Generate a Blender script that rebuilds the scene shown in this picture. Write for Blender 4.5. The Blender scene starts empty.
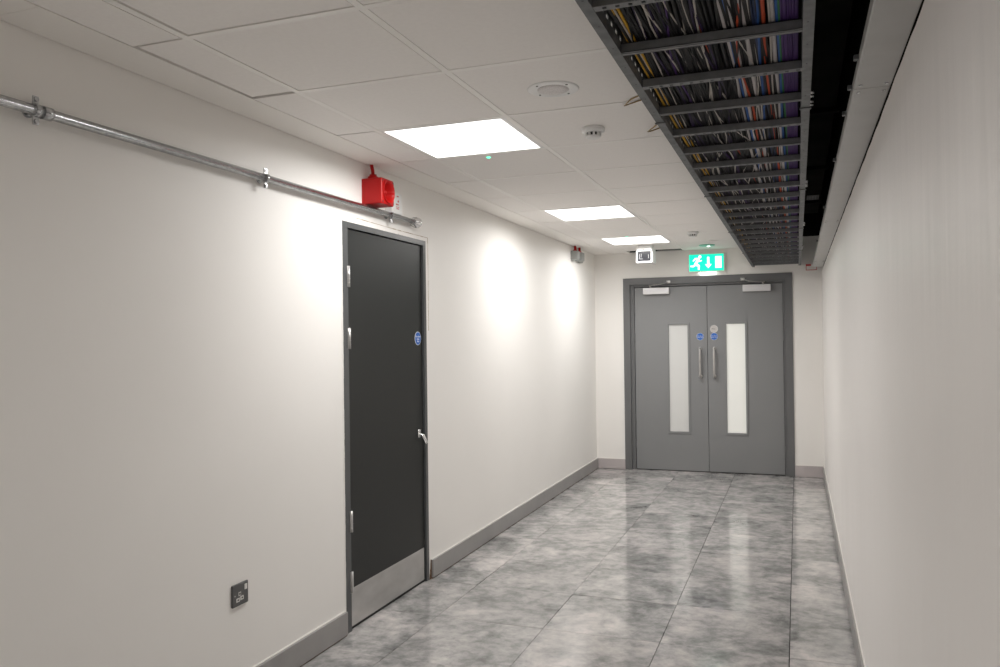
import bpy, bmesh, math, random
from mathutils import Vector, Matrix
PI = math.pi
scene = bpy.context.scene
col = scene.collection
# ------------------------------------------------------------------ camera
F_PX = 805.4
cam_data = bpy.data.cameras.new('camera')
cam_data.sensor_width = 36.0
cam_data.lens = F_PX * 36.0 / 1000.0
cam_data.clip_start = 0.02
cam = bpy.data.objects.new('camera', cam_data)
col.objects.link(cam)
RT = Vector((0.93806171, 0.34623541, -0.01269937))
UP = Vector((0.01423362, -0.00188875, 0.99989691))
FW = Vector((-0.34617573, 0.93814576, 0.00669995))
M = Matrix((RT, UP, -FW)).transposed().to_4x4()
M.translation = Vector((0, 0, 1.446))
cam.matrix_world = M
scene.camera = cam
# ------------------------------------------------------------------ world, exposure
world = bpy.data.worlds.new('world')
scene.world = world
world.use_nodes = True
world.node_tree.nodes['Background'].inputs[0].default_value = (0.02, 0.02, 0.02, 1)
world.node_tree.nodes['Background'].inputs[1].default_value = 0.2
vs = scene.view_settings
vs.view_transform = 'Standard'
vs.look = 'None'
vs.gamma = 1.0
vs.use_curve_mapping = False
vs.exposure = 0.0
scene.cycles.max_bounces = 16
scene.cycles.diffuse_bounces = 12
scene.cycles.glossy_bounces = 6
PANEL_STRENGTH = 2.5      # how bright the diffusers look
BACK_STRENGTH = 1.6
PANEL_WATTS = 18.0        # what each panel throws down
BACK_WATTS = 15.5
PANEL_SPREAD = math.radians(170)
# ------------------------------------------------------------------ main dimensions (metres)
XL, XR = -2.104, 0.24          # left and right wall faces
YE, YB = 8.763, -2.6           # end wall and wall behind the camera
ZC = 2.365                     # ceiling
ZV = 3.05                      # top of the void above the ceiling
C2, C3 = -1.716, -1.116        # ceiling grid lines
ROW0 = 1.93                    # first cross line of the ceiling grid
X_EDGE = -0.452                # where the tiles stop beside the cable ladder
rnd = random.Random(7)

# ------------------------------------------------------------------ materials
def mat(name, color, rough=0.5, metal=0.0, spec=0.5, coat=0.0):
    m = bpy.data.materials.new(name)
    m.use_nodes = True
    b = m.node_tree.nodes['Principled BSDF']
    b.inputs['Base Color'].default_value = (*color, 1)
    b.inputs['Roughness'].default_value = rough
    b.inputs['Metallic'].default_value = metal
    b.inputs['Specular IOR Level'].default_value = spec
    b.inputs['Coat Weight'].default_value = coat
    return m

def noise(m, scale, detail=4, rough=0.5, stretch=(1, 1, 1), coord='Object'):
    nt = m.node_tree
    tc = nt.nodes.new('ShaderNodeTexCoord')
    mp = nt.nodes.new('ShaderNodeMapping')
    mp.inputs['Scale'].default_value = stretch
    nz = nt.nodes.new('ShaderNodeTexNoise')
    nz.inputs['Scale'].default_value = scale
    nz.inputs['Detail'].default_value = detail
    nz.inputs['Roughness'].default_value = rough
    nt.links.new(tc.outputs[coord], mp.inputs[0])
    nt.links.new(mp.outputs[0], nz.inputs['Vector'])
    return nz

def vary(m, c1, c2, scale, lo=0.3, hi=0.7, **k):
    nt = m.node_tree
    nz = noise(m, scale, **k)
    r = nt.nodes.new('ShaderNodeValToRGB')
    r.color_ramp.elements[0].position = lo
    r.color_ramp.elements[0].color = (*c1, 1)
    r.color_ramp.elements[1].position = hi
    r.color_ramp.elements[1].color = (*c2, 1)
    nt.links.new(nz.outputs['Fac'], r.inputs[0])
    nt.links.new(r.outputs[0], nt.nodes['Principled BSDF'].inputs['Base Color'])
    return m

def bump(m, scale, strength, dist=0.01, **k):
    nt = m.node_tree
    nz = noise(m, scale, **k)
    b = nt.nodes.new('ShaderNodeBump')
    b.inputs['Strength'].default_value = strength
    b.inputs['Distance'].default_value = dist
    p = nt.nodes['Principled BSDF']
    if p.inputs['Normal'].is_linked:
        nt.links.new(p.inputs['Normal'].links[0].from_socket, b.inputs['Normal'])
    nt.links.new(nz.outputs['Fac'], b.inputs['Height'])
    nt.links.new(b.outputs[0], p.inputs['Normal'])
    return m

def emit(name, color, strength):
    m = bpy.data.materials.new(name)
    m.use_nodes = True
    b = m.node_tree.nodes['Principled BSDF']
    b.inputs['Base Color'].default_value = (*color, 1)
    b.inputs['Emission Color'].default_value = (*color, 1)
    b.inputs['Emission Strength'].default_value = strength
    return m

m_wall = bump(bump(vary(mat('painted plaster', (.875, .855, .825), .55), (.86, .84, .81), (.89, .87, .84), 1.3), 2.2, .25, .02), 90, .08, .002)
m_wall_r = bump(bump(vary(mat('painted plaster, uneven', (.87, .84, .815), .42), (.855, .825, .80), (.885, .855, .83), 1.1), 1.0, .45, .03, stretch=(1, 3.2, .35)), 80, .08, .002)
m_tile = bump(vary(mat('mineral fibre tile', (.89, .865, .84), .9, spec=.2), (.875, .85, .825), (.90, .875, .85), 60), 260, .12, .001)
m_board = bump(mat('painted ceiling board', (.88, .855, .82), .6), 30, .08, .003)
m_grid = mat('white grid bar', (.90, .88, .85), .45)
m_dark = mat('dark void', (.012, .012, .012), .9, spec=.1)
m_void_shade = vary(mat('dusty concrete', (.015, .015, .014), .95, spec=.05), (.008, .008, .007), (.024, .023, .02), 3)  # unlit void put into the colour: soffit, upper walls and duct near black
m_skirt = bump(vary(mat('grey skirting paint', (.31, .30, .294), .3), (.29, .28, .275), (.33, .32, .312), 6), 40, .04, .002)
m_skirt_e = mat('pinkish grey skirting paint', (.50, .455, .455), .4)
m_skirt_w = mat('white sealant', (.78, .76, .72), .5)
m_frame_d = mat('dark grey gloss frame', (.075, .078, .08), .3)
m_leaf_d = bump(mat('charcoal door laminate', (.010, .0112, .0105), .42, spec=.4), 300, .03, .0008)
m_reveal = mat('black gap', (.006, .006, .006), .8)
m_steel = bump(vary(mat('brushed steel', (.55, .54, .53), .38, .9), (.50, .49, .48), (.60, .59, .58), 14, stretch=(1, .4, 1)), 220, .05, .0006, stretch=(1, .03, 1))
m_chrome = mat('polished chrome', (.92, .92, .92), .25, 1)
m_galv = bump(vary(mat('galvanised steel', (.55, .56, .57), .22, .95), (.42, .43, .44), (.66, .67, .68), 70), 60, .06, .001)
m_frame_g = mat('mid grey frame paint', (.14, .142, .145), .38)
m_leaf_g = bump(mat('mid grey door paint', (.235, .238, .242), .40), 200, .04, .001)
m_white = mat('white plastic', (.78, .78, .77), .35)
m_white2 = mat('warm white plastic', (.74, .73, .70), .4)
m_silver = mat('silver casing', (.72, .71, .72), .35, .3)
m_red = mat('red plastic', (.44, .006, .006), .42, spec=.35)
m_box = mat('grey steel box', (.33, .34, .33), .45, .3)
m_blue = mat('blue sign', (.015, .13, .52), .4)
m_grey_sign = mat('grey sign disc', (.55, .52, .50), .45)
m_ink = mat('dark ink', (.05, .05, .05), .6)
m_ink_r = mat('red ink', (.55, .05, .05), .6)
m_signw = mat('white sign print', (.85, .85, .85), .5)
m_socket = mat('gunmetal switch plate', (.13, .13, .13), .35, .6)
m_lens = mat('dark lens window', (.03, .03, .035), .12)
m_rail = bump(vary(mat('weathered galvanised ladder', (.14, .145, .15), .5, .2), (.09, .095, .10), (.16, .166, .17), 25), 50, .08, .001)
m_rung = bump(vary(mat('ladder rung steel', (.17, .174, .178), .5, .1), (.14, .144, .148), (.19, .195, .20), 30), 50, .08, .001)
m_trunk = bump(vary(mat('grey trunking paint', (.40, .40, .39), .38), (.38, .38, .37), (.42, .42, .41), 10), 20, .05, .002)
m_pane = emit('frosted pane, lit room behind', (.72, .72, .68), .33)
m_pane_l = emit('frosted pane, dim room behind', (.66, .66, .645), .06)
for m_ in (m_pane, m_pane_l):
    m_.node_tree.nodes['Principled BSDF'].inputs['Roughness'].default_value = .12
m_light = emit('lit diffuser', (1.0, .985, .96), PANEL_STRENGTH)
m_light_b = emit('lit diffuser, dimmer', (1.0, .97, .92), BACK_STRENGTH)
m_exit_g = emit('lit green legend', (.0, .80, .50), 1.0)
m_exit_w = emit('lit white legend', (.95, 1, .97), 1.3)
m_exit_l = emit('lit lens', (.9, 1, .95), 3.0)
m_flare = emit('green lens flare', (.1, 1, .55), 2.5)
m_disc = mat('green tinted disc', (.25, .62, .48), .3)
m_brass = mat('tarnished brass', (.32, .22, .09), .45, .7)
m_plaster_shade = mat('broken plaster', (.16, .09, .05), .9)
m_crack = mat('crack line', (.42, .33, .22), .9)

# floor: glossy mottled tiles, each tile with its own pattern offset
m_floor = mat('mottled grey floor tile', (.2, .2, .2), .17, spec=.85)
nt = m_floor.node_tree
pb = nt.nodes['Principled BSDF']
at = nt.nodes.new('ShaderNodeAttribute'); at.attribute_name = 'tile'
tc = nt.nodes.new('ShaderNodeTexCoord')
va = nt.nodes.new('ShaderNodeVectorMath'); va.operation = 'ADD'
nt.links.new(tc.outputs['Object'], va.inputs[0]); nt.links.new(at.outputs['Vector'], va.inputs[1])
mp = nt.nodes.new('ShaderNodeMapping'); mp.inputs['Scale'].default_value = (1.0, 1.0, 1)
nt.links.new(va.outputs[0], mp.inputs[0])
def fn(scale, detail, rough, dist=0.0):
    n = nt.nodes.new('ShaderNodeTexNoise'); n.inputs['Scale'].default_value = scale
    n.inputs['Detail'].default_value = detail; n.inputs['Roughness'].default_value = rough
    n.inputs['Distortion'].default_value = dist
    nt.links.new(mp.outputs[0], n.inputs['Vector']); return n
n1 = fn(3.0, 8, .68, .35); n2 = fn(15, 5, .62, .2)
mx = nt.nodes.new('ShaderNodeMix'); mx.data_type = 'FLOAT'; mx.inputs[0].default_value = .36
nt.links.new(n1.outputs['Fac'], mx.inputs[2]); nt.links.new(n2.outputs['Fac'], mx.inputs[3])
cr = nt.nodes.new('ShaderNodeValToRGB')
els = cr.color_ramp.elements
els[0].position = .36; els[0].color = (.14, .14, .137, 1)
els[1].position = .66; els[1].color = (.66, .605, .59, 1)
e = els.new(.46); e.color = (.29, .288, .283, 1)
e = els.new(.54); e.color = (.44, .423, .415, 1)
nt.links.new(mx.outputs[0], cr.inputs[0])
hs = nt.nodes.new('ShaderNodeHueSaturation')
a2 = nt.nodes.new('ShaderNodeAttribute'); a2.attribute_name = 'tone'
nt.links.new(a2.outputs['Fac'], hs.inputs['Value'])
nt.links.new(cr.outputs[0], hs.inputs['Color'])
nt.links.new(hs.outputs[0], pb.inputs['Base Color'])
n3 = fn(9, 3, .5)
mr = nt.nodes.new('ShaderNodeMapRange'); mr.inputs[3].default_value = .06; mr.inputs[4].default_value = .15
nt.links.new(n3.outputs['Fac'], mr.inputs[0]); nt.links.new(mr.outputs[0], pb.inputs['Roughness'])
bp = nt.nodes.new('ShaderNodeBump'); bp.inputs['Strength'].default_value = .06; bp.inputs['Distance'].default_value = .004
nt.links.new(n2.outputs['Fac'], bp.inputs['Height']); nt.links.new(bp.outputs[0], pb.inputs['Normal'])

# ------------------------------------------------------------------ mesh builder
class MB:
    def __init__(s):
        s.v = []; s.f = []; s.mi = []; s.sm = []
    def add(s, vs_, fs, mi=0, smooth=False):
        o = len(s.v)
        s.v += [tuple(p) for p in vs_]
        for f in fs:
            s.f.append([i + o for i in f]); s.mi.append(mi); s.sm.append(smooth)
        return s
    def box(s, x0, x1, y0, y1, z0, z1, mi=0, b=0.0, mtx=None):
        if b > 0:
            bm = bmesh.new(); bmesh.ops.create_cube(bm, size=1)
            for v in bm.verts:
                v.co = Vector(((x0 + x1) / 2 + v.co.x * (x1 - x0), (y0 + y1) / 2 + v.co.y * (y1 - y0), (z0 + z1) / 2 + v.co.z * (z1 - z0)))
            bmesh.ops.bevel(bm, geom=list(bm.edges), offset=b, segments=3, profile=.5, affect='EDGES')
            bm.verts.index_update()
            vs_ = [mtx @ v.co if mtx else v.co.copy() for v in bm.verts]
            s.add(vs_, [[v.index for v in f.verts] for f in bm.faces], mi)
            bm.free(); return s
        P = [Vector(p) for p in ((x0, y0, z0), (x1, y0, z0), (x1, y1, z0), (x0, y1, z0), (x0, y0, z1), (x1, y0, z1), (x1, y1, z1), (x0, y1, z1))]
        if mtx: P = [mtx @ p for p in P]
        return s.add(P, [(0, 3, 2, 1), (4, 5, 6, 7), (0, 1, 5, 4), (1, 2, 6, 5), (2, 3, 7, 6), (3, 0, 4, 7)], mi)
    def lathe(s, c, axis, prof, n=32, mi=0):
        """prof = [(along, radius)...] revolved about axis through c"""
        a = Vector(axis).normalized(); u = a.orthogonal().normalized(); w = a.cross(u); c = Vector(c)
        vs_ = []; fs = []
        for (h, r) in prof:
            for i in range(n):
                t = 2 * PI * i / n
                vs_.append(c + a * h + (u * math.cos(t) + w * math.sin(t)) * r)
        for k in range(len(prof) - 1):
            for i in range(n):
                j = (i + 1) % n
                fs.append((k * n + i, k * n + j, (k + 1) * n + j, (k + 1) * n + i))
        fs.append(tuple(reversed(range(n)))); fs.append(tuple(range((len(prof) - 1) * n, len(prof) * n)))
        o = len(s.f)
        s.add(vs_, fs, mi, True); s.sm[-1] = False; s.sm[-2] = False
        return s
    def cyl(s, p0, p1, r, n=20, mi=0, r2=None):
        p0, p1 = Vector(p0), Vector(p1); L = (p1 - p0).length
        return s.lathe(p0, p1 - p0, [(0, r), (L, r if r2 is None else r2)], n, mi)
    def tube(s, pts, r, n=8, mi=0):
        pts = [Vector(p) for p in pts]; vs_ = []; fs = []; u = None
        for i, p in enumerate(pts):
            d = (pts[min(i + 1, len(pts) - 1)] - pts[max(i - 1, 0)]).normalized()
            u = d.orthogonal().normalized() if u is None else (u - d * u.dot(d)).normalized()
            w = d.cross(u)
            for k in range(n):
                t = 2 * PI * k / n
                vs_.append(p + (u * math.cos(t) + w * math.sin(t)) * r)
        for i in range(len(pts) - 1):
            for k in range(n):
                j = (k + 1) % n
                fs.append((i * n + k, i * n + j, (i + 1) * n + j, (i + 1) * n + k))
        fs.append(tuple(reversed(range(n)))); fs.append(tuple(range((len(pts) - 1) * n, len(pts) * n)))
        return s.add(vs_, fs, mi, True)
    def prism(s, pts, d, mi=0):
        """closed polygon pts (3-D), extruded by vector d"""
        n = len(pts); P = [Vector(p) for p in pts]; Q = [p + Vector(d) for p in P]
        fs = [tuple(range(n)), tuple(reversed(range(n, 2 * n)))]
        fs += [(i, i + n, (i + 1) % n + n, (i + 1) % n) for i in range(n)]
        return s.add(P + Q, fs, mi)

def obj(name, mb, mats, parent=None, origin=None):
    if not isinstance(mats, (list, tuple)): mats = [mats]
    base = Vector((0, 0, 0))
    if parent is not None:
        base = wloc(parent)
    elif origin is not None:
        base = Vector(origin)
    me = bpy.data.meshes.new(name)
    me.from_pydata([tuple(Vector(v) - base) for v in mb.v], [], mb.f)
    for m_ in mats: me.materials.append(m_)
    me.polygons.foreach_set('material_index', mb.mi)
    me.polygons.foreach_set('use_smooth', mb.sm)
    bm = bmesh.new(); bm.from_mesh(me); bmesh.ops.recalc_face_normals(bm, faces=list(bm.faces)); bm.to_mesh(me); bm.free()
    me.update()
    o = bpy.data.objects.new(name, me); col.objects.link(o)
    if parent is not None: o.parent = parent
    elif origin is not None: o.location = base
    return o
def wloc(o):
    v = Vector((0, 0, 0))
    while o is not None:
        v += o.location; o = o.parent
    return v
def tag(o, label, cat=None, group=None, kind=None):
    o['label'] = label
    if cat: o['category'] = cat
    if group: o['group'] = group
    if kind: o['kind'] = kind
    return o
def thing(name, loc, label, cat, group=None, kind=None):
    o = bpy.data.objects.new(name, None); col.objects.link(o); o.location = loc
    o.empty_display_size = .05
    return tag(o, label, cat, group, kind)
def copy_tree(o, parent=None):
    c = o.copy(); col.objects.link(c); c.parent = parent
    for ch in [x for x in o.children]: copy_tree(ch, c)
    return c
def text(body, size, loc, mtx3, material, name, parent, align='CENTER', depth=.0006):
    cu = bpy.data.curves.new(name, 'FONT'); cu.body = body; cu.size = size
    cu.align_x = align; cu.align_y = 'CENTER'; cu.extrude = depth; cu.space_line = .85
    t = bpy.data.objects.new('tmp_text', cu); col.objects.link(t)
    bpy.context.view_layer.update()
    me = bpy.data.meshes.new_from_object(t.evaluated_get(bpy.context.evaluated_depsgraph_get()))
    bpy.data.objects.remove(t); bpy.data.curves.remove(cu)
    me.name = name
    me.transform(Matrix.Translation(Vector(loc) - wloc(parent)) @ mtx3.to_4x4())
    me.materials.clear(); me.materials.append(material)
    o = bpy.data.objects.new(name, me); col.objects.link(o); o.parent = parent
    return o
FACE_NEG_Y = Matrix(((1, 0, 0), (0, 0, -1), (0, 1, 0)))       # text read by someone looking towards +Y
FACE_POS_X = Matrix(((0, 0, 1), (1, 0, 0), (0, 1, 0)))        # text on the left wall, facing +X

# ------------------------------------------------------------------ floor
TX, TY, JX, JY = .578, .565, -.631, 3.84
bm = bmesh.new()
lay = bm.faces.layers.float_vector.new('tile'); tone = bm.faces.layers.float.new('tone')
i0 = math.floor((XL - JX) / TX); i1 = math.ceil((XR + .03 - JX) / TX)
j0 = math.floor((YB - JY) / TY); j1 = math.ceil((YE + .12 - JY) / TY)
for i in range(i0, i1):
    for j in range(j0, j1):
        g = .0012
        x0 = max(JX + i * TX + g, XL - .02); x1 = min(JX + (i + 1) * TX - g, XR + .03)
        if i == 0: x1 -= .0014
        if i == 0: x0 += .0005
        y0 = max(JY + j * TY + .0009, YB - .05); y1 = min(JY + (j + 1) * TY - .0009, YE + .12)
        if x1 <= x0 or y1 <= y0: continue
        ax, ay = rnd.gauss(0, .0016), rnd.gauss(0, .0016); dz = rnd.uniform(-.0006, .0004)
        if (i, j) == (0, 2): ay = -.004; dz = -.0012
        if (i, j) == (0, 0): ay = .003
        cx, cy = (x0 + x1) / 2, (y0 + y1) / 2
        top = [bm.verts.new((x, y, dz + ax * (x - cx) + ay * (y - cy))) for x, y in ((x0, y0), (x1, y0), (x1, y1), (x0, y1))]
        bot = [bm.verts.new((v.co.x, v.co.y, -.03)) for v in top]
        off = Vector((rnd.uniform(0, 60), rnd.uniform(0, 60), rnd.uniform(0, 60)))
        tn = rnd.uniform(.93, 1.07) * (1.12 if i >= 1 else 1.0)
        fs = [bm.faces.new(top)] + [bm.faces.new((top[k], bot[k], bot[(k + 1) % 4], top[(k + 1) % 4])) for k in range(4)]
        for f in fs: f[lay] = off; f[tone] = tn
bmesh.ops.recalc_face_normals(bm, faces=list(bm.faces))
me = bpy.data.meshes.new('floor'); bm.to_mesh(me); bm.free(); me.materials.append(m_floor)
fl = bpy.data.objects.new('floor', me); col.objects.link(fl)
tag(fl, 'glossy mottled grey tiled corridor floor', 'floor', kind='structure')
obj('subfloor', MB().box(XL - .02, XR + .03, YB - .05, YE + .12, -.06, -.028), m_dark, fl)

# ------------------------------------------------------------------ walls
DY0, DY1, DZ = 3.462, 4.411, 2.042        # left door opening (outer frame)
w = MB()
w.box(XL - .12, XL, YB, DY0, 0, ZV).box(XL - .12, XL, DY1, YE, 0, ZV).box(XL - .12, XL, DY0, DY1, DZ, ZV)
wl = tag(obj('wall_left', w, m_wall), 'long off-white painted wall with the charcoal door', 'wall', kind='structure')
cr_ = MB()
def crackline(mb, pts, wdt):
    for a, b in zip(pts, pts[1:]):
        a, b = Vector(a), Vector(b); d = (b - a).normalized(); n = Vector((0, -d.z, d.y)) * wdt / 2
        k = 3; seg = max(1, int((b - a).length / .03))
        for s_ in range(seg):
            p, q = a.lerp(b, s_ / seg), a.lerp(b, (s_ + 1) / seg)
            m1 = n * rnd.uniform(.3, 1.1)
            mb.prism([p - m1, q - m1, q + m1, p + m1], (.0012, 0, 0))
crackline(cr_, [(XL, 3.60, 2.072), (XL, 4.0, 2.067), (XL, 4.447, 2.066), (XL, 4.449, 1.9), (XL, 4.446, 1.5)], .0035)
tag(obj('crack', cr_, m_crack, wl), 'brown filler crack around the door head')
# double door opening in the end wall
EX0, EX1, EZ = -1.785, -.040, 2.088
w = MB()
w.box(XL - .12, EX0, YE, YE + .15, 0, 2.372).box(EX1, XR + .12, YE, YE + .15, 0, 2.45).box(EX0, EX1, YE, YE + .15, EZ, 2.372)
w.box(XL - .12, EX1, YE, YE + .15, 2.372, ZV, 1).box(EX1, XR + .12, YE, YE + .15, 2.45, ZV, 1)
tag(obj('wall_end', w, [m_wall, m_void_shade]), 'short off-white end wall around the grey double doors', 'wall', kind='structure')
# right wall: plaster skin with an uneven top edge, wall behind it coloured dark as void shade
w = MB(); N = 150
prof = []
for k in range(N + 1):
    y = YB + (YE - YB) * k / N
    z = 2.0895 + .001 * math.sin(y * 9.1) + .002 * math.sin(y * 23)
    d = max(0, 1 - abs(y - 3.0) / .85)
    z -= .005 * min(1, d * 2.2) * (0.8 + .2 * math.sin(y * 7))
    if 3.72 < y < 4.4: z -= .003 * math.sin((y - 3.72) / .68 * PI)
    prof.append((y, z))
vs_ = []
for (y, z) in prof: vs_ += [(XR, y, 0), (XR, y, z), (XR + .016, y, z), (XR + .016, y, 0)]
fs = []
for k in range(N):
    a, b = 4 * k, 4 * k + 4
    fs += [(a, b, b + 1, a + 1), (a + 1, b + 1, b + 2, a + 2), (a + 2, b + 2, b + 3, a + 3)]
w.add(vs_, fs, 0)
w.box(XR + .018, XR + .12, YB, YE, 0, ZV, 1)
tag(obj('wall_right', w, [m_wall_r, m_void_shade]), 'long plain off-white right wall with uneven plaster', 'wall', kind='structure')
tag(obj('wall_back', MB().box(XL - .12, XR + .12, YB - .12, YB, 0, ZV), m_wall), 'plain wall behind the camera', 'wall', kind='structure')

# ------------------------------------------------------------------ skirting
SH = .117
def skirting(name, segs, label, sk_m=m_skirt):
    o = None
    mb, mc = MB(), MB()
    for (ax, a, b, p, s, h) in segs:      # ax: 'y' runs along y at x=p growing by s ; 'x' runs along x at y=p
        if ax == 'y':
            xa, xb = sorted((p, p + s)); mb.box(xa, xb, a, b, .006, h, b=.0015)
            xc, xd = sorted((p, p + s * .35)); mc.box(xc, xd, a, b, h, h + .003)
        else:
            ya, yb = sorted((p, p + s)); mb.box(a, b, ya, yb, .004, h, b=.0015)
            yc, yd = sorted((p, p + s * .6)); mc.box(a, b, yc, yd, h, h + .004)
    o = tag(obj(name, mb, sk_m), label, 'skirting board', kind='structure')
    obj('sealant', mc, m_skirt_w, o)
    return o
bl = skirting('baseboard_left', [('y', YB, DY0 - .012, XL, .018, SH), ('y', DY1 + .028, YE, XL, .018, .112)], 'grey skirting board along the left wall')
obj('gap_shadow', MB().box(XL, XL + .012, YB, DY0 - .012, 0, .006).box(XL, XL + .012, DY1 + .028, YE, 0, .006), m_plaster_shade, bl)  # brown strip laid in as the shade under the raised skirting
rub = MB(); rub.prism([(XL, DY1 + .004, 0), (XL, DY1 + .027, 0), (XL, DY1 + .026, .115), (XL, DY1 + .02, .06), (XL, DY1 + .012, .05), (XL, DY1 + .006, .02)], (.006, 0, 0))
tag(obj('broken_end', rub, m_plaster_shade, bl), 'brown broken plaster at the skirting end')
skirting('baseboard_end', [('x', XL + .018, EX0, YE, -.015, .112), ('x', EX1, XR - .014, YE, -.015, .117)], 'grey skirting board on the end wall', m_skirt_e)
skirting('baseboard_right', [('y', YB, YE - .015, XR, -.014, .10)], 'thin skirting board along the right wall')

# ------------------------------------------------------------------ ceiling
ce = MB()
lines_y = [ROW0 + .6 * k for k in range(-8, 12)]
BW = .012
def tile(x0, x1, y0, y1, gl=.0015, gr=.0015, gn=.0015, gf=.0015, lift=None, notch=None):
    x0 += gl; x1 -= gr; y0 += gn; y1 -= gf
    if x1 <= x0 or y1 <= y0: return
    lift = rnd.uniform(0, .0012) if lift is None else lift
    ax, ay = rnd.gauss(0, .0008), rnd.gauss(0, .0008)
    cx, cy = (x0 + x1) / 2, (y0 + y1) / 2
    pts = [(x0, y0), (x1, y0), (x1, y1), (x0, y1)]
    if notch: pts = notch(x0, x1, y0, y1)
    ce.prism([(x, y, ZC + lift + ax * (x - cx) + ay * (y - cy)) for x, y in pts], (0, 0, .015), 0)
cols = [(-1.918, C2 - BW), (C2 + BW, C3 - BW), (C3 + BW, X_EDGE)]
lights_at = {2: 1, 6: 1, 9: 1, -4: 1}
def row_y(r): return ROW0 + .6 * r + (.022 if r <= 0 else 0)
for r in range(-8, 12):
    ya = row_y(r); yb = min(row_y(r + 1), YE)
    for c, (xa, xb) in enumerate(cols):
        a0, b0 = ya + BW, yb - BW
        if r == 11: b0 = YE
        if c == 1 and r in lights_at: continue
        if c == 1 and r == 11: continue
        k = dict(gl=rnd.choice((.001, .0015, .002)), gr=rnd.choice((.003, .004, .005)), gn=.0012, gf=rnd.choice((.003, .004, .005)))
        if c == 0:
            a0, b0 = ya + .003, yb - .003
            k['gl'] = .001
        if (c, r) == (0, 0): k.update(gf=.014, gl=.011)
        if (c, r) == (0, -1): k.update(gr=.006)
        if (c, r) == (1, -1): k.update(gf=.008, gl=.010)
        if (c, r) == (1, -2): k.update(gl=.009)
        if (c, r) == (1, 0): k.update(gl=.004)
        if (c, r) == (2, 4): k.update(gl=.004)
        if (c, r) == (2, 0): k.update(gn=.003)
        n = None
        if (c, r) == (2, 10):
            n = lambda x0, x1, y0, y1: [(x0, y0), (-.79, y0), (-.775, y0 + .07), (-.70, y0 + .05), (-.655, y0 + .01), (-.65, y0), (x1, y0), (x1, y1), (x0, y1)]
        if (c, r) == (2, 1):
            n = lambda x0, x1, y0, y1: [(x0, y0), (x1, y0), (x1, y1 - .018), (x1 - .09, y1 - .012), (x1 - .13, y1), (x0, y1)]
        tile(xa, xb, a0, b0, notch=n, **k)
ceil = tag(obj('ceiling', ce, m_tile), 'suspended ceiling of off-white square tiles', 'ceiling', kind='structure')
gb = MB()
for x in (C2, C3): gb.box(x - BW, x + BW, YB, YE, ZC - .0005, ZC + .03)
for r in range(-8, 12):
    y = row_y(r)
    gb.box(C2 + BW, C3 - BW, y - BW, y + BW, ZC - .0002, ZC + .028)
    gb.box(C3 + BW, X_EDGE, y - BW, y + BW, ZC - .0002, ZC + .028)
gb.box(X_EDGE, X_EDGE + .018, YB, YE, ZC - .001, ZC + .03)
tag(obj('ceiling_grid', gb, m_grid, ceil), 'white metal grid bars between the tiles')
bd = MB()
ys = [YB, -.3, 1.62, 5.1, YE]
for a, b in zip(ys, ys[1:]): bd.box(XL + .026, -1.922, a + .001, b - .001, ZC, ZC + .014)
bd.box(XL + .0045, XL + .0235, YB, YE, ZC + .001, ZC + .014)
tag(obj('ceiling_border', bd, m_board, ceil), 'painted border strip beside the left wall')
sl = MB().box(XL - .12, XR + .12, YB - .12, YE + .15, ZV, ZV + .1)
tag(obj('void_slab', sl, m_void_shade, ceil), 'concrete soffit above the open void, coloured dark as shade')
sc = MB().box(-1.40, -1.13, 8.70, 8.735, ZC + .002, ZC + .012).box(-1.30, -1.18, 8.69, 8.72, ZC + .05, ZC + .06)
obj('loose_bracket', sc, m_galv, ceil)

# ------------------------------------------------------------------ ceiling light panels
def light_panel(r, label, mt, watts=PANEL_WATTS):
    y0 = ROW0 + .6 * r
    t = thing('ceiling_light', ((C2 + C3) / 2, y0 + .3, ZC), label, 'ceiling light', 'square ceiling light panels')
    a, b, c, d = C2 + BW, C3 - BW, y0 + BW, y0 + .6 - BW
    fr = MB(); q = .008
    fr.box(a, b, c, c + q, ZC - .001, ZC + .02).box(a, b, d - q, d, ZC - .001, ZC + .02).box(a, a + q, c + q, d - q, ZC - .001, ZC + .02).box(b - .02, b, c + q, d - q, ZC - .001, ZC + .02)
    obj('light_frame', fr, m_white, t)
    obj('diffuser', MB().box(a + q, b - .02, c + q, d - q, ZC + .001, ZC + .012), mt, t)
    ld = bpy.data.lights.new('panel_lamp', 'AREA'); ld.shape = 'SQUARE'; ld.size = .54; ld.energy = watts
    ld.spread = PANEL_SPREAD; ld.color = (1.0, .985, .965)
    lo = bpy.data.objects.new('panel_lamp', ld); col.objects.link(lo); lo.parent = t; lo.location = (0, 0, -.002)
    obj('light_housing', MB().box(a, b, c, d, ZC + .022, ZC + .06), m_white, t)
light_panel(2, 'lit square ceiling panel nearest the camera, above the red sounder', m_light)
light_panel(6, 'lit square ceiling panel in the middle of the visible row', m_light)
light_panel(9, 'lit square ceiling panel nearest the double doors', m_light)
light_panel(-4, 'lit square ceiling panel behind the camera', m_light_b, BACK_WATTS)
for (x, y, lb) in ((-1.452, 3.80, 'tiny green lens flare spot, added as a glowing dot, just beyond the nearest ceiling panel'), (-1.451, 7.318, 'tiny green lens flare spot, added as a glowing dot, before the farthest ceiling panel')):
    o = obj('flare_spot', MB().lathe((x, y, ZC + .002), (0, 0, -1), [(0, .011), (.003, .011), (.006, .006)], 16), m_flare, None, (x, y, ZC))  # glowing dots added for lens ghosts of the exit sign
    tag(o, lb, 'lens flare spot', 'green lens flare spots')

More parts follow.
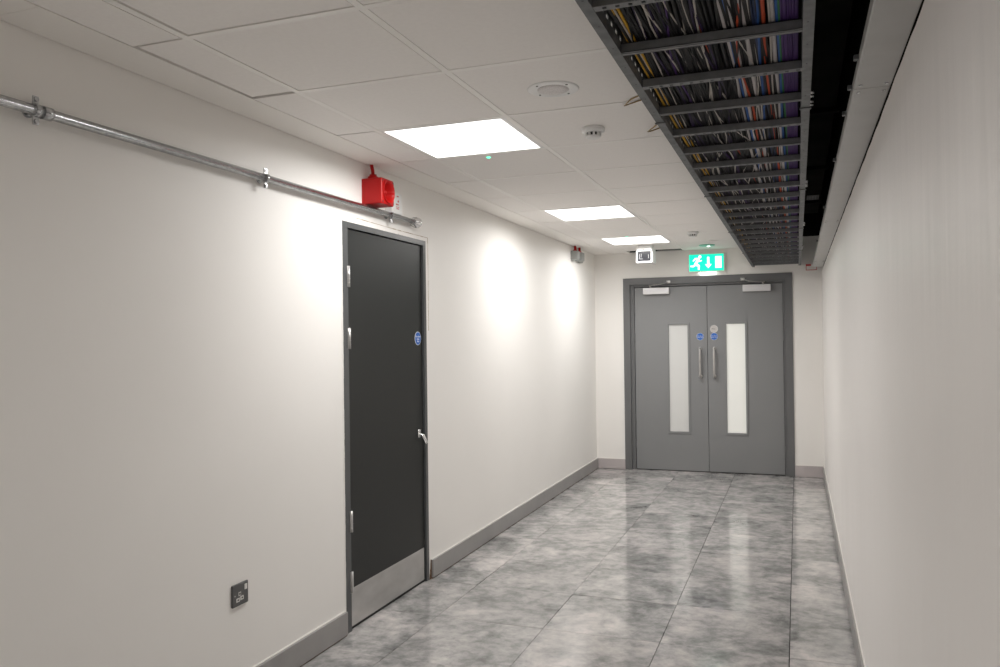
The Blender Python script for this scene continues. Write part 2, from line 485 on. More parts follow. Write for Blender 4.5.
# ceiling speaker
sx, sy = -.832, 2.853
t = thing('ceiling_speaker', (sx, sy, ZC), 'round white flush ceiling speaker with a perforated grille', 'speaker')
obj('speaker_ring', MB().lathe((sx, sy, ZC + .002), (0, 0, -1), [(0, .096), (.002, .096), (.0045, .093), (.005, .088), (.005, .060), (.004, .058)], 48), m_white, t)
m_grille = mat('speaker grille', (.60, .575, .57), .6)
gm = m_grille.node_tree
vo = gm.nodes.new('ShaderNodeTexVoronoi'); vo.inputs['Scale'].default_value = 260
tcn = gm.nodes.new('ShaderNodeTexCoord'); gm.links.new(tcn.outputs['Object'], vo.inputs['Vector'])
rp = gm.nodes.new('ShaderNodeValToRGB'); rp.color_ramp.elements[0].position = .3; rp.color_ramp.elements[0].color = (.58, .555, .545, 1); rp.color_ramp.elements[1].position = .5; rp.color_ramp.elements[1].color = (.74, .71, .70, 1)
gm.links.new(vo.outputs['Distance'], rp.inputs[0]); gm.links.new(rp.outputs[0], gm.nodes['Principled BSDF'].inputs['Base Color'])
tag(obj('grille', MB().lathe((sx, sy, ZC + .001), (0, 0, -1), [(0, .058), (.0045, .058), (.0052, .03), (.0054, .001)], 48), m_grille, t), 'pinkish grey round speaker grille')
for k in range(4):
    a = PI / 4 + k * PI / 2 + .2
    obj('screw', MB().cyl((sx + .076 * math.cos(a), sy + .076 * math.sin(a), ZC - .002), (sx + .076 * math.cos(a), sy + .076 * math.sin(a), ZC - .0045), .0042, 10), m_ink, t)

def smoke(x, y, label):
    t = thing('smoke_detector', (x, y, ZC), label, 'smoke detector', 'white ceiling smoke detectors')
    obj('detector_base', MB().lathe((x, y, ZC + .001), (0, 0, -1), [(0, .049), (.004, .051), (.019, .050), (.023, .045), (.024, .03)], 40), m_white, t)
    hd = MB().lathe((x, y, ZC - .022), (0, 0, -1), [(0, .030), (.016, .028), (.018, .026)], 32, 1)
    hd.lathe((x, y, ZC - .037), (0, 0, -1), [(0, .035), (.004, .034), (.009, .027), (.011, .015)], 32, 0)
    for k in range(10):
        a = 2 * PI * k / 10
        rot = Matrix.Translation((x, y, ZC - .031)) @ Matrix.Rotation(a, 4, 'Z')
        hd.box(.026, .036, -.0045, .0045, -.008, .010, 0, mtx=rot)
    obj('detector_head', hd, [m_white, m_ink], t)
smoke(-.826, 3.45, 'white round smoke detector on the ceiling, the one nearer the camera')
smoke(-.848, 7.22, 'white round smoke detector on the ceiling near the exit sign')
# round green disc with a glowing white spot by the exit sign
t = thing('ceiling_disc', (-.84, 8.33, ZC), 'small round green disc with a bright spot on the ceiling in front of the exit sign', 'ceiling light')
obj('disc_body', MB().lathe((-.84, 8.33, ZC + .001), (0, 0, -1), [(0, .078), (.006, .078), (.012, .068), (.013, .03)], 36), m_disc, t)
tag(obj('bright_spot', MB().lathe((-.825, 8.33, ZC - .011), (0, 0, -1), [(0, .018), (.005, .014)], 20), m_exit_l, t), 'bright white spot')

# box sensor hanging from the ceiling
bx, by, bz = -1.42, 8.13, ZC
t = thing('sensor_camera', (bx, by, bz), 'white box camera with dark square window hanging from the ceiling by the double doors', 'security camera')
tilt = Matrix.Translation((bx, by, 2.262)) @ Matrix.Rotation(math.radians(-2), 4, 'Z')
hb = MB(); W, H, Dp = .082, .073, .085; q = .016
hb.box(-W, W, -Dp + .012, Dp, -H, H, 0, b=.004, mtx=tilt)
hb.box(-W, W, -Dp, -Dp + .013, H - q - .016, H, 0, b=.002, mtx=tilt).box(-W, W, -Dp, -Dp + .013, -H, -H + q, 0, b=.002, mtx=tilt)
hb.box(-W, -W + q, -Dp, -Dp + .013, -H, H, 0, b=.002, mtx=tilt).box(W - q, W, -Dp, -Dp + .013, -H, H, 0, b=.002, mtx=tilt)
obj('camera_housing', hb, m_white, t)
cw = MB().box(-W + q, W - q, -Dp + .006, -Dp + .0125, -H + q, H - q - .016, mtx=tilt)
for (u0, u1, v0, v1) in ((-.050, -.045, -.036, .016), (-.045, -.018, -.036, -.031), (-.033, -.029, -.018, .018), (.040, .044, -.030, .008)):
    cw.box(u0, u1, -Dp + .004, -Dp + .0065, v0, v1, 1, mtx=tilt)
obj('camera_window', cw, [m_lens, mat('grey window print', (.30, .30, .31), .5)], t)
ln = MB(); p0 = tilt @ Vector((.01, -Dp + .006, -.005)); ln.cyl(p0, p0 + Vector((0, -.004, 0)), .02, 20)
obj('lens', ln, m_lens, t)
p0 = tilt @ Vector((-.01, -Dp + .001, H - .016))
obj('status_light', MB().cyl(p0, p0 + Vector((0, -.003, 0)), .006, 12), m_ink, t)
obj('mounting_plate', MB().box(bx - .07, bx + .07, by - .07, by + .07, 2.33, ZC - .0005, b=.002), m_white, t)

# ------------------------------------------------------------------ exit sign
t = thing('exit_sign', (-.889, YE, 2.13), 'lit green emergency exit sign with running figure, down arrow and door', 'exit sign')
obj('sign_casing', MB().box(-1.078, -.700, 8.724, YE, 2.124, 2.322, b=.004), m_white2, t)
gy = 8.7225
obj('sign_panel', MB().box(-1.066, -.712, gy, gy + .003, 2.136, 2.311), m_exit_g, t)
sy_ = gy - .0012
def sign_poly(mb, pts):
    # pts in sign units: x 0..100 across, y 0..50 up
    mb.prism([(-1.066 + .354 * x / 100, sy_, 2.136 + .175 * y / 50) for x, y in pts], (0, .001, 0))
man = MB()
cxm, cym = 31.5, 43
sign_poly(man, [(cxm + 4.6 * math.cos(a * PI / 8), cym + 4.6 * math.sin(a * PI / 8)) for a in range(16)])
sign_poly(man, [(17, 40), (27, 40), (30, 35), (24, 22), (17, 20), (16, 24), (21, 33)])          # torso
sign_poly(man, [(17, 40), (10, 31), (12.5, 29), (19, 36)])                                    # rear arm
sign_poly(man, [(28, 39), (31, 32), (37, 33.5), (37, 30), (29, 28), (25, 35)])                 # front arm
sign_poly(man, [(17, 21), (24, 22), (31, 18), (30, 4), (25, 4), (25.5, 14), (17, 17)])         # front leg
sign_poly(man, [(17, 24), (21, 19), (13, 12.5), (3, 13.5), (3, 17.5), (11.5, 17.5)])           # rear leg
obj('running_figure', man, m_exit_w, t)
ar = MB(); sign_poly(ar, [(52.5, 42), (59, 42), (59, 20), (65.5, 20), (55.7, 8), (46, 20), (52.5, 20)])
obj('down_arrow', ar, m_exit_w, t)
dr = MB(); sign_poly(dr, [(76, 8), (94, 8), (94, 43), (76, 43)])
obj('door_symbol', dr, m_exit_w, t)
tag(obj('downlight_lens', MB().box(-.965, -.79, 8.728, 8.758, 2.104, 2.124, b=.006), m_exit_l, t), 'bright white strip lens under the sign')

# small plate with a red outline beside the trunking
t = thing('notice_plate', (.145, YE, 2.10), 'small pale plate with red outline below the trunking end', 'label')
obj('plate', MB().box(.092, .196, YE - .006, YE, 2.103, 2.168), m_wall, t)
rb = MB(); ya_, yb_ = YE - .0075, YE - .0055
rb.box(.092, .196, ya_, yb_, 2.103, 2.109).box(.092, .097, ya_, yb_, 2.109, 2.168).box(.191, .196, ya_, yb_, 2.109, 2.155).box(.097, .14, ya_, yb_, 2.146, 2.165)
obj('red_outline', rb, m_ink_r, t)

# ------------------------------------------------------------------ left door
d1 = thing('door_1', (XL, (DY0 + DY1) / 2, 0), 'charcoal flush fire door with steel kick plate in the left wall', 'door', kind='structure')
LY0, LY1, LZ = 3.515, 4.372, 2.008
fr = MB(); fx = XL + .004
fr.box(XL - .11, fx, DY0, LY0 - .004, 0, DZ, b=.0015).box(XL - .11, fx, LY1 + .004, DY1, 0, DZ, b=.0015).box(XL - .11, fx, LY0 - .004, LY1 + .004, LZ + .004, DZ, b=.0015)
obj('door_frame', fr, m_frame_d, d1)
sp = MB().box(XL - .1, XL - .055, LY0 - .004, LY0 + .012, 0, LZ + .004).box(XL - .1, XL - .055, LY1 - .012, LY1 + .004, 0, LZ + .004).box(XL - .1, XL - .055, LY0, LY1, LZ - .012, LZ + .004)
obj('door_stop', sp, m_reveal, d1)
leaf = obj('door_leaf', MB().box(XL - .054, XL - .008, LY0, LY1, .008, LZ, b=.001), m_leaf_d, d1)
tag(obj('kick_plate', MB().box(XL - .008, XL - .0062, LY0 + .006, LY1 - .01, .016, .205, b=.0006), m_steel, leaf), 'brushed steel kick plate')
for z0 in (1.715, 1.405, .492, .19):
    h = MB().cyl((XL + .006, LY0 - .002, z0), (XL + .006, LY0 - .002, z0 + .105), .0075, 14)
    h.box(XL + .0042, XL + .006, LY0 - .016, LY0 - .002, z0, z0 + .105)
    for k in range(1, 5): h.lathe((XL + .006, LY0 - .002, z0 + .021 * k), (0, 0, 1), [(-.001, .0082), (.001, .0082)], 14)
    obj('hinge', h, m_steel, d1)
hx = XL - .008
hd = MB().box(hx, hx + .008, 4.292, 4.322, .868, .915, b=.003)
hd.cyl((hx, 4.306, .883), (hx + .03, 4.306, .883), .009, 14)
hd.tube([(hx + .022, 4.300, .886), (hx + .032, 4.306, .876), (hx + .034, 4.322, .856), (hx + .034, 4.340, .832)], .011, 12)
tag(obj('door_handle', hd, m_chrome, leaf), 'short polished lever handle')
sg = MB().lathe((hx, 4.312, 1.455), (1, 0, 0), [(0, .040), (.0018, .040)], 36, 1); sg.lathe((hx, 4.312, 1.455), (1, 0, 0), [(0.0002, .037), (.0022, .037)], 36, 0)
tag(obj('door_sign', sg, [m_blue, m_signw], leaf), 'round blue fire door sign')
text('Fire door\nkeep\nshut', .0165, (hx + .0026, 4.312, 1.452), FACE_POS_X, m_signw, 'sign_text', leaf, depth=.0003)
fi = MB()   # lumpy filler between frame and plaster
for k in range(68):
    z = k * .03
    for y, s_ in ((DY0, -1), (DY1, 1)):
        wd = rnd.uniform(.004, .011); ya, yb = sorted((y, y + s_ * wd))
        fi.box(XL - .001, XL + .0015 + rnd.uniform(0, .001), ya, yb, z, z + .03)
for k in range(31):
    y = DY0 + k * .03
    fi.box(XL - .001, XL + .0015 + rnd.uniform(0, .001), y, y + .03, DZ, DZ + rnd.uniform(.003, .008))
obj('filler_edge', fi, m_board, d1)
obj('threshold_gap', MB().box(XL - .1, XL - .012, LY0, LY1, .0, .003), m_reveal, d1)
obj('door_backing', MB().box(XL - .13, XL - .112, DY0, DY1, 0, DZ), m_dark, d1)

# ------------------------------------------------------------------ end double doors
d2 = thing('door_2', ((EX0 + EX1) / 2, YE, 0), 'pair of mid grey fire doors with narrow glazed panels in the end wall', 'door', kind='structure')
IX0, IX1, IZ = -1.712, -.113, 2.014
fr = MB(); fy = YE - .012
fr.box(EX0, IX0, fy, YE + .13, 0, EZ, b=.002).box(IX1, EX1, fy, YE + .13, 0, EZ, b=.002).box(IX0, IX1, fy, YE + .13, IZ, EZ, b=.002)
obj('door_frame', fr, m_frame_g, d2)
LYF = YE + .035     # leaf front
st = MB()
st.box(IX0, IX0 + .04, YE + .018, YE + .12, 0, IZ, b=.002).box(IX1 - .02, IX1, YE + .018, YE + .12, 0, IZ, b=.002).box(IX0 + .04, IX1 - .02, YE + .018, YE + .12, IZ - .022, IZ, b=.002)
obj('frame_rebate', st, m_frame_g, d2)
obj('door_backing', MB().box(EX0, EX1, YE + .13, YE + .15, 0, EZ), m_dark, d2)
obj('threshold_gap', MB().box(IX0, IX1, YE + .036, YE + .13, .0005, .005), m_reveal, d2)
def double_leaf(x0, x1, px0, px1, pane_m, hside, hxp, sign2, cx0, cx1, sgn):
    zt = IZ - .030; pz0, pz1 = .425, 1.575; y0, y1 = LYF, LYF + .045
    mb = MB()
    mb.box(x0, px0, y0, y1, .009, zt).box(px1, x1, y0, y1, .009, zt).box(px0, px1, y0, y1, .009, pz0).box(px0, px1, y0, y1, pz1, zt)
    lf = obj('door_leaf', mb, m_leaf_g, d2)
    bd_ = MB(); b = .022
    for (a, c, e_, f) in ((px0 - b, px0, pz0 - b, pz1 + b), (px1, px1 + b, pz0 - b, pz1 + b), (px0, px1, pz0 - b, pz0), (px0, px1, pz1, pz1 + b)):
        bd_.box(a, c, y0 - .009, y0 + .012, e_, f, b=.002)
    obj('glazing_bead', bd_, m_leaf_g, lf)
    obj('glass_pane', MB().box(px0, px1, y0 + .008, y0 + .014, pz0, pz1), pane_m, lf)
    # pull handle
    hb = MB(); hy = y0 - .055; za, zb = 1.0, 1.335
    pts = [(hxp, y0, za + .02)] + [(hxp, y0 - .035 - .02 * math.sin(k * PI / 8), za + .02 - .0 * k + .02 * (1 - math.cos(k * PI / 8))) for k in range(5)]
    ptt = [(p[0], p[1], za + zb - p[2]) for p in reversed(pts)]
    hb.tube(pts + ptt, .0115, 14)
    for z in (za + .02, zb - .02): hb.lathe((hxp, y0, z), (0, -1, 0), [(0, .019), (.005, .019), (.007, .015)], 20)
    tag(obj('pull_handle', hb, m_steel, lf), 'brushed steel pull handle')
    def disc(z, rr, mt, nm, lb):
        s_ = MB().lathe((hxp, y0, z), (0, -1, 0), [(0, rr + .002), (.0015, rr + .002)], 32, 1)
        s_.lathe((hxp, y0, z), (0, -1, 0), [(.0002, rr), (.002, rr)], 32, 0)
        tag(obj(nm, s_, [mt, m_signw], lf), lb)
    disc(1.443, .036, m_blue, 'door_sign', 'round blue fire door sign')
    text('Fire door\nkeep shut', .0165, (hxp, y0 - .0026, 1.443), FACE_NEG_Y, m_signw, 'sign_text', lf, depth=.0003)
    if sign2:
        disc(1.523, .038, m_grey_sign, 'push_sign', 'round pale grey sign')
        text('PULL', .018, (hxp - .004, y0 - .0026, 1.523), FACE_NEG_Y, m_ink, 'sign_text', lf, depth=.0003)
    # closer
    cl = MB().box(cx0, cx1, y0 - .062, y0 - .002, 1.908, 1.978, b=.005)
    tag(obj('door_closer', cl, m_silver, lf), 'silver door closer box')
    sxp = cx0 + .075 if sgn < 0 else cx1 - .075
    arm = MB().cyl((sxp, y0 - .032, 1.972), (sxp, y0 - .032, 2.003), .011, 14)
    ex = sxp + .0
    arm.cyl((sxp, y0 - .032, 2.0), (sxp, y0 - .032, 2.008), .018, 14)
    mid = Vector((sxp - sgn * .13, y0 - .19, 2.004)); end = Vector((sxp - sgn * .20, YE - .014, 2.036))
    def bar(p, q, wd, th):
        d = (q - p); L = d.length; d.normalize(); u = Vector((0, 0, 1)).cross(d).normalized(); v = d.cross(u)
        mt4 = Matrix((u, v, d)).transposed().to_4x4(); mt4.translation = p
        arm.box(-wd, wd, -th, th, 0, L, mtx=mt4)
    bar(Vector((sxp, y0 - .032, 2.004)), mid, .009, .003); bar(mid, end, .006, .004)
    arm.box(end.x - .02, end.x + .02, YE - .03, YE - .012, 2.022, 2.05, b=.002)
    tag(obj('closer_arm', arm, m_frame_g if False else m_steel, lf), 'folding steel closer arm')
    for z in (.20, .50, 1.39, 1.68):
        xh = x0 - .004 if sgn < 0 else x1 + .004
        h = MB().cyl((xh, y0 - .006, z), (xh, y0 - .006, z + .1), .007, 12)
        obj('hinge', h, m_frame_g, lf)
    return lf
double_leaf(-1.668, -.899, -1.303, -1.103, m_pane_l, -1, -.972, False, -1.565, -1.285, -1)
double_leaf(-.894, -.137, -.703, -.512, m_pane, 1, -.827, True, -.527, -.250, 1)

# ------------------------------------------------------------------ conduit on the left wall
cz, cxx, ce_ = 2.128, XL + .034, 4.195
t = thing('conduit_pipe', (cxx, 1.5, cz), 'galvanised steel conduit running along the left wall above the door', 'conduit')
obj('pipe', MB().cyl((cxx, YB + .002, cz), (cxx, ce_, cz), .0155, 24), m_galv, t)
for y in (-1.4, .3, 1.73, 2.81, 3.915):
    s_ = MB().lathe((cxx, y - .009, cz), (0, 1, 0), [(0, .0195), (.018, .0195)], 24)
    s_.box(XL, cxx - .012, y - .009, y + .009, cz - .012, cz + .012)
    for sg_ in (-1, 1):
        za, zb = sorted((cz + sg_ * .017, cz + sg_ * .042))
        s_.box(cxx - .004, cxx + .002, y - .009, y + .009, za, zb, b=.0012)
        s_.cyl((cxx + .001, y, cz + sg_ * .032), (cxx + .007, y, cz + sg_ * .032), .0065, 10)
    s_.lathe((XL, y, cz), (1, 0, 0), [(0, .018), (.006, .018)], 18)
    obj('saddle_clip', s_, m_galv, t)
tag(obj('coupler_sleeve', MB().lathe((cxx, 1.75, cz), (0, 1, 0), [(0, .0195), (.03, .0195)], 24), m_galv, t), 'short threaded sleeve')
tag(obj('end_cap', MB().lathe((cxx, ce_ - .01, cz), (0, 1, 0), [(0, .021), (.02, .022), (.021, .031), (.052, .031), (.056, .027), (.058, .010)], 28), m_chrome, t), 'shiny round end cap')

# ------------------------------------------------------------------ red sounder
t = thing('alarm_sounder', (XL, 3.73, 2.22), 'red square fire alarm sounder with a horn mouth above the charcoal door', 'fire alarm')
X1 = XL + .116; y0, y1, z0, z1 = 3.662, 3.80, 2.150, 2.285
bmx = bmesh.new()
ring_n = 48
mb = MB()
def rr(y0, y1, z0, z1, r, x, n=12):
    pts = []
    for cy_, cz_, a0 in ((y1 - r, z1 - r, 0), (y0 + r, z1 - r, PI / 2), (y0 + r, z0 + r, PI), (y1 - r, z0 + r, 1.5 * PI)):
        for k in range(n):
            a = a0 + PI / 2 * k / (n - 1)
            pts.append((x, cy_ + r * math.cos(a), cz_ + r * math.sin(a)))
    return pts
bmx.free()
loops = [rr(y0, y1, z0, z1, .008, XL), rr(y0, y1, z0, z1, .008, X1 - .008), rr(y0 + .001, y1 - .001, z0 + .001, z1 - .001, .012, X1 - .003), rr(y0 + .005, y1 - .005, z0 + .005, z1 - .005, .016, X1)]
cyc, czc = (y0 + y1) / 2, (z0 + z1) / 2
def circ(x, r): 
    out = []
    for q0 in range(4):
        for k in range(12):
            a = q0 * PI / 2 + PI / 2 * k / 11
            out.append((x, cyc + r * math.cos(a), czc + r * math.sin(a)))
    return out
loops += [circ(X1 + .001, .061), circ(X1 + .009, .059), circ(X1 + .009, .056), circ(X1 - .008, .050), circ(X1 - .035, .038), circ(X1 - .075, .022)]
vs_ = [p for L in loops for p in L]; n = 48; fs = []
for k in range(len(loops) - 1):
    for i in range(n):
        j = (i + 1) % n; fs.append((k * n + i, k * n + j, (k + 1) * n + j, (k + 1) * n + i))
fs.append(tuple(reversed(range(n)))); fs.append(tuple(range((len(loops) - 1) * n, len(loops) * n)))
mb.add(vs_, fs, 0, True)
for q_ in range(len(fs)): mb.sm[q_] = 5 * 48 <= q_ < 9 * 48
so = obj('sounder_body', mb, m_red, t)
obj('horn_centre', MB().lathe((X1 - .05, cyc, czc), (1, 0, 0), [(0, .014), (.03, .012), (.038, .008), (.041, .002)], 24), m_red, t)
for (yy, zz) in ((y0 + .013, z0 + .013), (y0 + .013, z1 - .013), (y1 - .013, z0 + .013), (y1 - .013, z1 - .013)):
    obj('screw', MB().cyl((X1 - .002, yy, zz), (X1 + .001, yy, zz), .0045, 12), m_ink, t)
tag(obj('cable_gland', MB().lathe((XL + .035, 3.72, z1 - .002), (0, 0, 1), [(0, .027), (.018, .027), (.02, .02), (.03, .018)], 20).tube([(XL + .035, 3.72, z1 + .01), (XL + .033, 3.72, z1 + .045), (XL + .024, 3.722, ZC + .01)], .009, 14), m_red, t), 'red gland and cable going up into the ceiling')
# white module beside it
t = thing('alarm_module', (XL, 3.93, 2.2), 'small white square interface box with red print beside the red sounder', 'alarm module')
obj('module_case', MB().box(XL, XL + .045, 3.905, 4.025, 2.142, 2.258, b=.003), m_white, t)
pr_ = MB(); px = XL + .045
pr_.cyl((px, 3.980, 2.212), (px + .002, 3.980, 2.212), .006, 12)
for (yy, zz, w_, h_) in ((3.975, 2.236, .022, .006), (3.970, 2.190, .03, .008), (3.975, 2.178, .035, .004), (3.975, 2.168, .03, .006)):
    for s_ in (0, .5): pr_.box(px, px + .0008, yy - w_ / 2 + s_ * w_ * 1.1, yy - w_ / 2 + s_ * w_ * 1.1 + w_ * .4, zz, zz + h_)
obj('red_print', pr_, m_ink_r, t)
# grey boxes with red glands near the far end of the left wall
def grey_box(y, z0, h, label, prot=.07, gland=True):
    t = thing('junction_box', (XL, y, z0), label, 'junction box', 'small grey boxes at the far end of the left wall')
    obj('box_body', MB().box(XL, XL + prot, y, y + .09, z0, z0 + h, b=.004), m_box, t)
    obj('box_lid', MB().box(XL + prot, XL + prot + .006, y + .004, y + .086, z0 + .004, z0 + h - .004, b=.002), m_box, t)
    if gland:
        tag(obj('cable_gland', MB().lathe((XL + .035, y + .045, z0 + h - .002), (0, 0, 1), [(0, .02), (.014, .02), (.016, .013), (ZC - z0 - h + .006, .012)], 16), m_red, t), 'red cable gland on top')
grey_box(7.76, 2.226, .088, 'small grey junction box with red gland, nearer the camera of the pair')
grey_box(7.93, 2.226, .088, 'small grey junction box with red gland, farther from the camera')
grey_box(8.035, 2.218, .075, 'small plain grey box without gland beside the glanded pair', .03, False)

# ------------------------------------------------------------------ socket
t = thing('wall_socket', (XL, 2.66, .436), 'dark metal single power socket low on the left wall', 'power socket')
sx0 = XL + .009
def sz(z): return .3985 + (z - .372) / .130 * .088
obj('socket_plate', MB().box(XL, sx0, 2.607, 2.703, sz(.372), sz(.502), b=.003), m_socket, t)
tag(obj('rocker_switch', MB().box(sx0 - .001, sx0 + .003, 2.678, 2.692, sz(.455), sz(.486), b=.0008), m_white2, t), 'white rocker switch')
pi_ = MB()
pi_.box(sx0 - .0005, sx0 + .001, 2.642, 2.656, sz(.430), sz(.452))
pi_.box(sx0 - .0005, sx0 + .001, 2.628, 2.648, sz(.397), sz(.420)).box(sx0 - .0005, sx0 + .001, 2.652, 2.672, sz(.402), sz(.425))
for a_ in ((2.645, 2.653, .434, .448), (2.634, 2.642, .404, .413), (2.659, 2.667, .409, .418)):
    pi_.box(sx0 + .0005, sx0 + .0016, a_[0], a_[1], sz(a_[2]), sz(a_[3]), 1)
obj('socket_inserts', pi_, [m_white2, m_ink], t)
obj('screw', MB().cyl((sx0 - .001, 2.620, .443), (sx0 + .001, 2.620, .443), .003, 10), m_steel, t)

# ------------------------------------------------------------------ cable ladder
TZ0 = 2.155; RH = .105; TL, TR = -.428, .047; TY0, TY1 = -.9, 8.735
lad = thing('cable_ladder', ((TL + TR) / 2, 4.0, TZ0), 'galvanised cable ladder tray hanging in the open ceiling, full of cables', 'cable ladder')
PITCH = .297; R0 = 1.705
for side in (0, 1):
    mb = MB()
    xo = TL if side == 0 else TR
    s_ = 1 if side == 0 else -1
    def bx_(a, b, *r): 
        a, b = sorted((xo + s_ * a, xo + s_ * b)); mb.box(a, b, *r)
    bx_(0, .025, TY0, TY1, TZ0, TZ0 + .002)                 # bottom flange
    bx_(0, .025, TY0, TY1, TZ0 + RH - .002, TZ0 + RH)       # top flange
    wx0, wx1 = .023, .025
    bx_(wx0, wx1, TY0, TY1, TZ0 + .002, TZ0 + .030)
    bx_(wx0, wx1, TY0, TY1, TZ0 + .041, TZ0 + RH - .002)
    y = TY0
    while y < TY1:
        bx_(wx0, wx1, y, min(y + .026, TY1), TZ0 + .030, TZ0 + .041); y += .05
    y = .6
    while y < 6:
        mb.cyl((xo + s_ * .014, y, TZ0 - .0006), (xo + s_ * .014, y, TZ0 + .0005), .0022, 8, 1); y += .15
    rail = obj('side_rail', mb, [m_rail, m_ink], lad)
    # joints: coupler plates with bolts on the outside, dark seam under the flange
    for yj in (1.19, 2.69, 4.19, 5.7, 7.2):
        c = MB()
        a, b = sorted((xo + s_ * .018, xo + s_ * .026)); c.box(a, b, yj - .09, yj + .09, TZ0 + .012, TZ0 + .09)
        a, b = sorted((xo - s_ * .004, xo + s_ * .03)); c.box(a, b, yj - .012, yj + .004, TZ0 - .004, TZ0)
        obj('coupler_plate', c, m_rail, rail)
        for dy in (-.07, -.03, .03, .07):
            bl_ = MB()
            bl_.cyl((xo + s_ * .017, yj + dy, TZ0 + .03), (xo - s_ * .012, yj + dy, TZ0 + .03), .007, 8)
            bl_.lathe((xo + s_ * .017, yj + dy, TZ0 + .03), (-s_, 0, 0), [(0, .011), (.008, .011)], 6)
            obj('bolt', bl_, m_galv, rail)
RGH = .024
k = -9
while True:
    y = R0 + PITCH * k
    if y > TY1 - .03: break
    if y > TY0 + .02:
        mb = MB(); a, b = y - .013, y + .013; z0, z1 = TZ0 + .001, TZ0 + RGH
        x0, x1 = TL + .025, TR - .025
        mb.box(x0, x1, a, a + .002, z0, z1).box(x0, x1, b - .002, b, z0, z1)
        if k % 2 == 0:      # slotted face down
            mb.box(x0, x1, a + .002, b - .018, z0, z0 + .002).box(x0, x1, b - .008, b - .002, z0, z0 + .002)
            x = x0
            while x < x1:
                mb.box(x, min(x + .0185, x1), b - .018, b - .008, z0, z0 + .002); x += .028
        else:               # open face down, with returned lips
            mb.box(x0, x1, a, a + .007, z0, z0 + .002).box(x0, x1, b - .014, b, z0, z0 + .002)
        mb.box(x0, x1, a, b, z1 - .0015, z1, 1)
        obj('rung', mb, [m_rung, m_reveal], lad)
    k += 1

# ------------------------------------------------------------------ cables lying in the ladder
def cmat(name, c, r=.45): return mat(name, c, .6, spec=.2)
CM = {'black': cmat('black sheath', (.007, .007, .008)), 'dark grey': cmat('dark grey sheath', (.014, .014, .015)),
      'white': cmat('white sheath', (.42, .39, .36)), 'thick white': cmat('white lagging', (.40, .375, .375)),
      'purple': cmat('purple sheath', (.055, .022, .115)), 'dark violet': cmat('dark violet sheath', (.022, .012, .045)),
      'yellow': cmat('yellow sheath', (.50, .28, .02)), 'blue': cmat('blue sheath', (.02, .075, .25)),
      'navy': cmat('navy sheath', (.02, .035, .09)), 'orange': cmat('orange sheath', (.42, .06, .02)), 'green': cmat('green sheath', (.03, .14, .05))}
LAB = {'black': 'black cable lying in the ladder tray', 'dark grey': 'dark grey cable lying in the ladder tray', 'white': 'thin white cable lying in the ladder tray',
       'thick white': 'thick white cable lying in the ladder tray', 'purple': 'purple data cable at the right side of the ladder tray',
       'dark violet': 'dark violet cable lying in the ladder tray', 'yellow': 'yellow cable at the left side of the ladder tray',
       'blue': 'blue cable lying in the ladder tray', 'navy': 'navy cable lying in the ladder tray', 'orange': 'orange cable lying in the ladder tray',
       'green': 'green cable beside the purple cables in the ladder tray'}
CZ = TZ0 + .0255
xa, xb = TL + .036, TR - .034
crnd = random.Random(21)
def cable(kind, x, r, level, wob, seedv):
    q = random.Random(seedv)
    ph = [q.uniform(0, 2 * PI) for _ in range(6)]
    pts = []
    steps = 98; ya, yb = -.8, 8.70
    for i in range(steps + 1):
        y = ya + (yb - ya) * i / steps
        dx = wob * (.45 * math.sin(y * 1.3 + ph[0]) + .35 * math.sin(y * 3.1 + ph[1]) + .2 * math.sin(y * 6.3 + ph[2]))
        xx = min(max(x + dx, xa + r), xb - r)
        # sag between rungs only downwards a little when on the first layer
        z = CZ + r + level + .0025 * math.sin(y * 1.7 + ph[3]) * (1 if level > 0 else 0) + .0015
        pts.append((xx, y, z))
    o = obj('data_cable', MB().tube(pts, r, 7), CM[kind], None, (x, 0, CZ))
    tag(o, LAB[kind], 'cable', kind + ' cables in the ladder tray')
spec = []
def add(kind, x, r=.0032, level=0, wob=.008): spec.append((kind, x, r, level, wob))
# recognisable coloured cables, left to right
add('yellow', -.384, .0035, 0, .004); add('white', -.376, .0028, 0, .005); add('yellow', -.368, .0035, 0, .006)
add('white', -.345, .0026, 0, .02); add('dark violet', -.335, .0035, 0, .03); add('dark violet', -.31, .0035, 0, .04)
add('white', -.298, .0028, 0, .05); add('dark violet', -.28, .0035, 0, .05); add('white', -.285, .0024, 0, .05); add('purple', -.268, .003, 0, .05)
add('white', -.240, .0026, 0, .06); add('dark violet', -.225, .0035, 0, .03)
add('white', -.205, .0026, .001, .06); add('dark violet', -.205, .003, 0, .05); add('orange', -.19, .003, .006, .05)
add('thick white', -.158, .0070, 0, .006); add('blue', -.146, .004, 0, .007)
add('thick white', -.135, .0060, 0, .006); add('thick white', -.112, .0080, 0, .006); add('white', -.097, .0028, 0, .008)
add('navy', -.088, .004, 0, .008); add('orange', -.0645, .005, 0, .007); add('navy', -.079, .004, 0, .008)
add('thick white', -.045, .0058, 0, .004); add('white', -.054, .0024, 0, .008); add('blue', -.036, .004, 0, .004); add('green', -.029, .003, 0, .004)
add('orange', -.118, .0035, .002, .035); add('blue', -.09, .0035, .001, .02)
for k in range(8): add('purple', -.024 + .0053 * k, .0031, 0, .003)
for k in range(6): add('purple', -.021 + .0066 * k, .0034, .007, .003)
for k in range(3): add('white', -.26 + .06 * k, .0020, -.0005, .09)
for k in range(4): add('black', -.34 + .06 * k, .003, -.0008, .06)
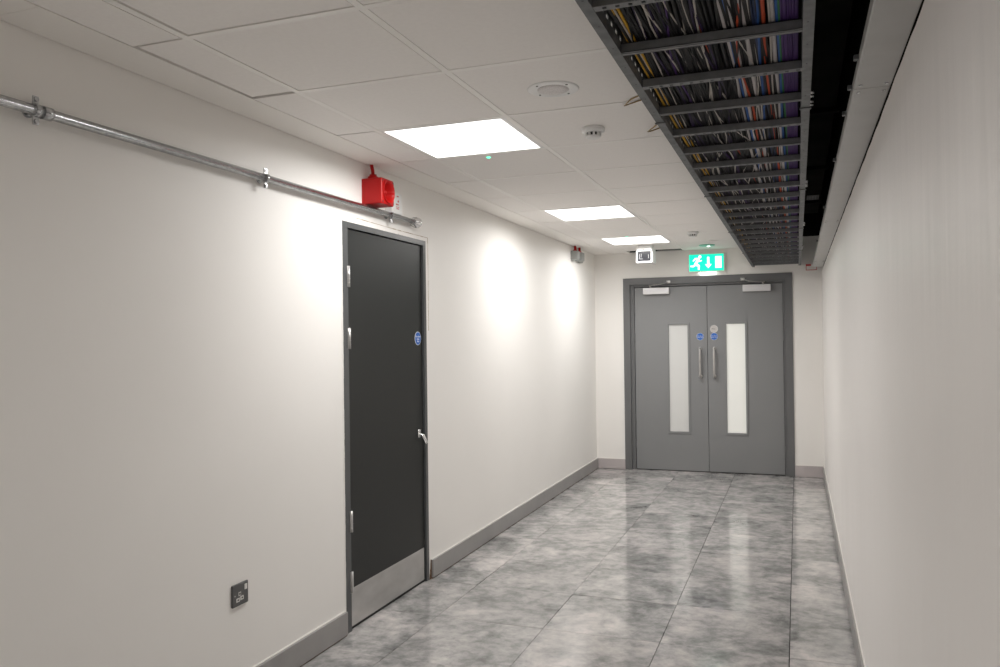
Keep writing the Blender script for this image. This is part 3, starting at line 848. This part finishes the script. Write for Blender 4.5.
# dark bulk around and above them
for k in range(44): add('black' if k % 5 else 'dark grey', xa + .004 + (-.06 - xa) * (k + crnd.random() * .8) / 44, crnd.choice((.0035, .004, .0048)), crnd.uniform(-.0005, .002), .016)
for k in range(36): add('black', xa + .006 + (xb - xa - .012) * (k + .5) / 36, .0064, crnd.uniform(.008, .012), .004)
for n_, s_ in enumerate(spec): cable(*s_, seedv=100 + n_)

# ------------------------------------------------------------------ trunking along the right wall
UX0, UX1, UZ0, UZ1 = .148, .2375, 2.090, 2.122
tr = thing('cable_trunking', ((UX0 + UX1) / 2, 4, UZ0), 'long pale grey metal trunking along the top of the right wall', 'cable trunking')
joints = [-.32, 2.31, 4.94, 7.57]
ends = [YB + .3] + joints + [8.2]
for a, b in zip(ends, ends[1:]):
    obj('trunking_length', MB().box(UX0, UX1, a + .0008, b - .0008, UZ0, UZ1, b=.004), m_trunk, tr)
for yj in joints[1:]:
    for (xx, dy) in ((UX0 + .014, -.035), (UX0 + .014, .03), (UX1 - .014, -.03), (UX1 - .014, .035)):
        obj('screw', MB().lathe((xx, yj + dy, UZ0), (0, 0, -1), [(0, .0055), (.0015, .0055), (.003, .003)], 12), m_galv, tr)
for y in (2.1, 2.35, 2.62, 3.3, 4.5, 6.1):
    obj('fixing_lug', MB().box(UX0 - .012, UX0, y, y + .018, UZ0 + .014, UZ0 + .026, b=.002), m_rail, tr)

# ------------------------------------------------------------------ things up in the dark void
t = thing('duct_section', (.10, 3.2, 2.60), 'sheet metal duct up in the ceiling void, coloured dark as shade', 'duct')
obj('duct_body', MB().box(-.42, .20, .2, 8.2, 2.60, 2.90, b=.006), m_void_shade, t)
for y in (1.4, 2.9, 4.4, 5.9, 7.4): obj('duct_flange', MB().box(-.44, .215, y, y + .04, 2.575, 2.92), m_void_shade, t)
pl = MB()
for i_ in range(6):
    pl.box(.068, .138, 5.30 + i_ * .03, 5.312 + i_ * .03, 2.30, 2.304)
for i_ in range(5):
    pl.box(.068 + i_ * .0165, .072 + i_ * .0165, 5.30, 5.462, 2.30, 2.304)
o = obj('perforated_bracket', pl, m_rail, None, (.1, 5.38, 2.3))
tag(o, 'small perforated bracket in the dark gap right of the ladder', 'bracket')
# bent wires poking out at the tile corners beside the ladder
for (x, y, lb, pts) in (
    (-.60, 3.12, 'bent wire poking out of a tile joint, nearer the camera', [(-.50, 3.12, ZC + .01), (-.565, 3.105, ZC - .006), (-.625, 3.14, ZC - .008), (-.585, 3.075, ZC - .004), (-.53, 3.04, ZC + .002)]),
    (-.58, 3.50, 'bent brass wire loop by the ladder, farther from the camera', [(-.52, 3.44, ZC + .006), (-.545, 3.45, ZC - .012), (-.60, 3.53, ZC - .02), (-.595, 3.56, ZC - .012), (-.52, 3.545, ZC + .003)])):
    o = obj('bent_wire', MB().tube(pts, .0028, 8), m_brass, None, (x, y, ZC))
    tag(o, lb, 'wire', 'bent wires by the ladder')
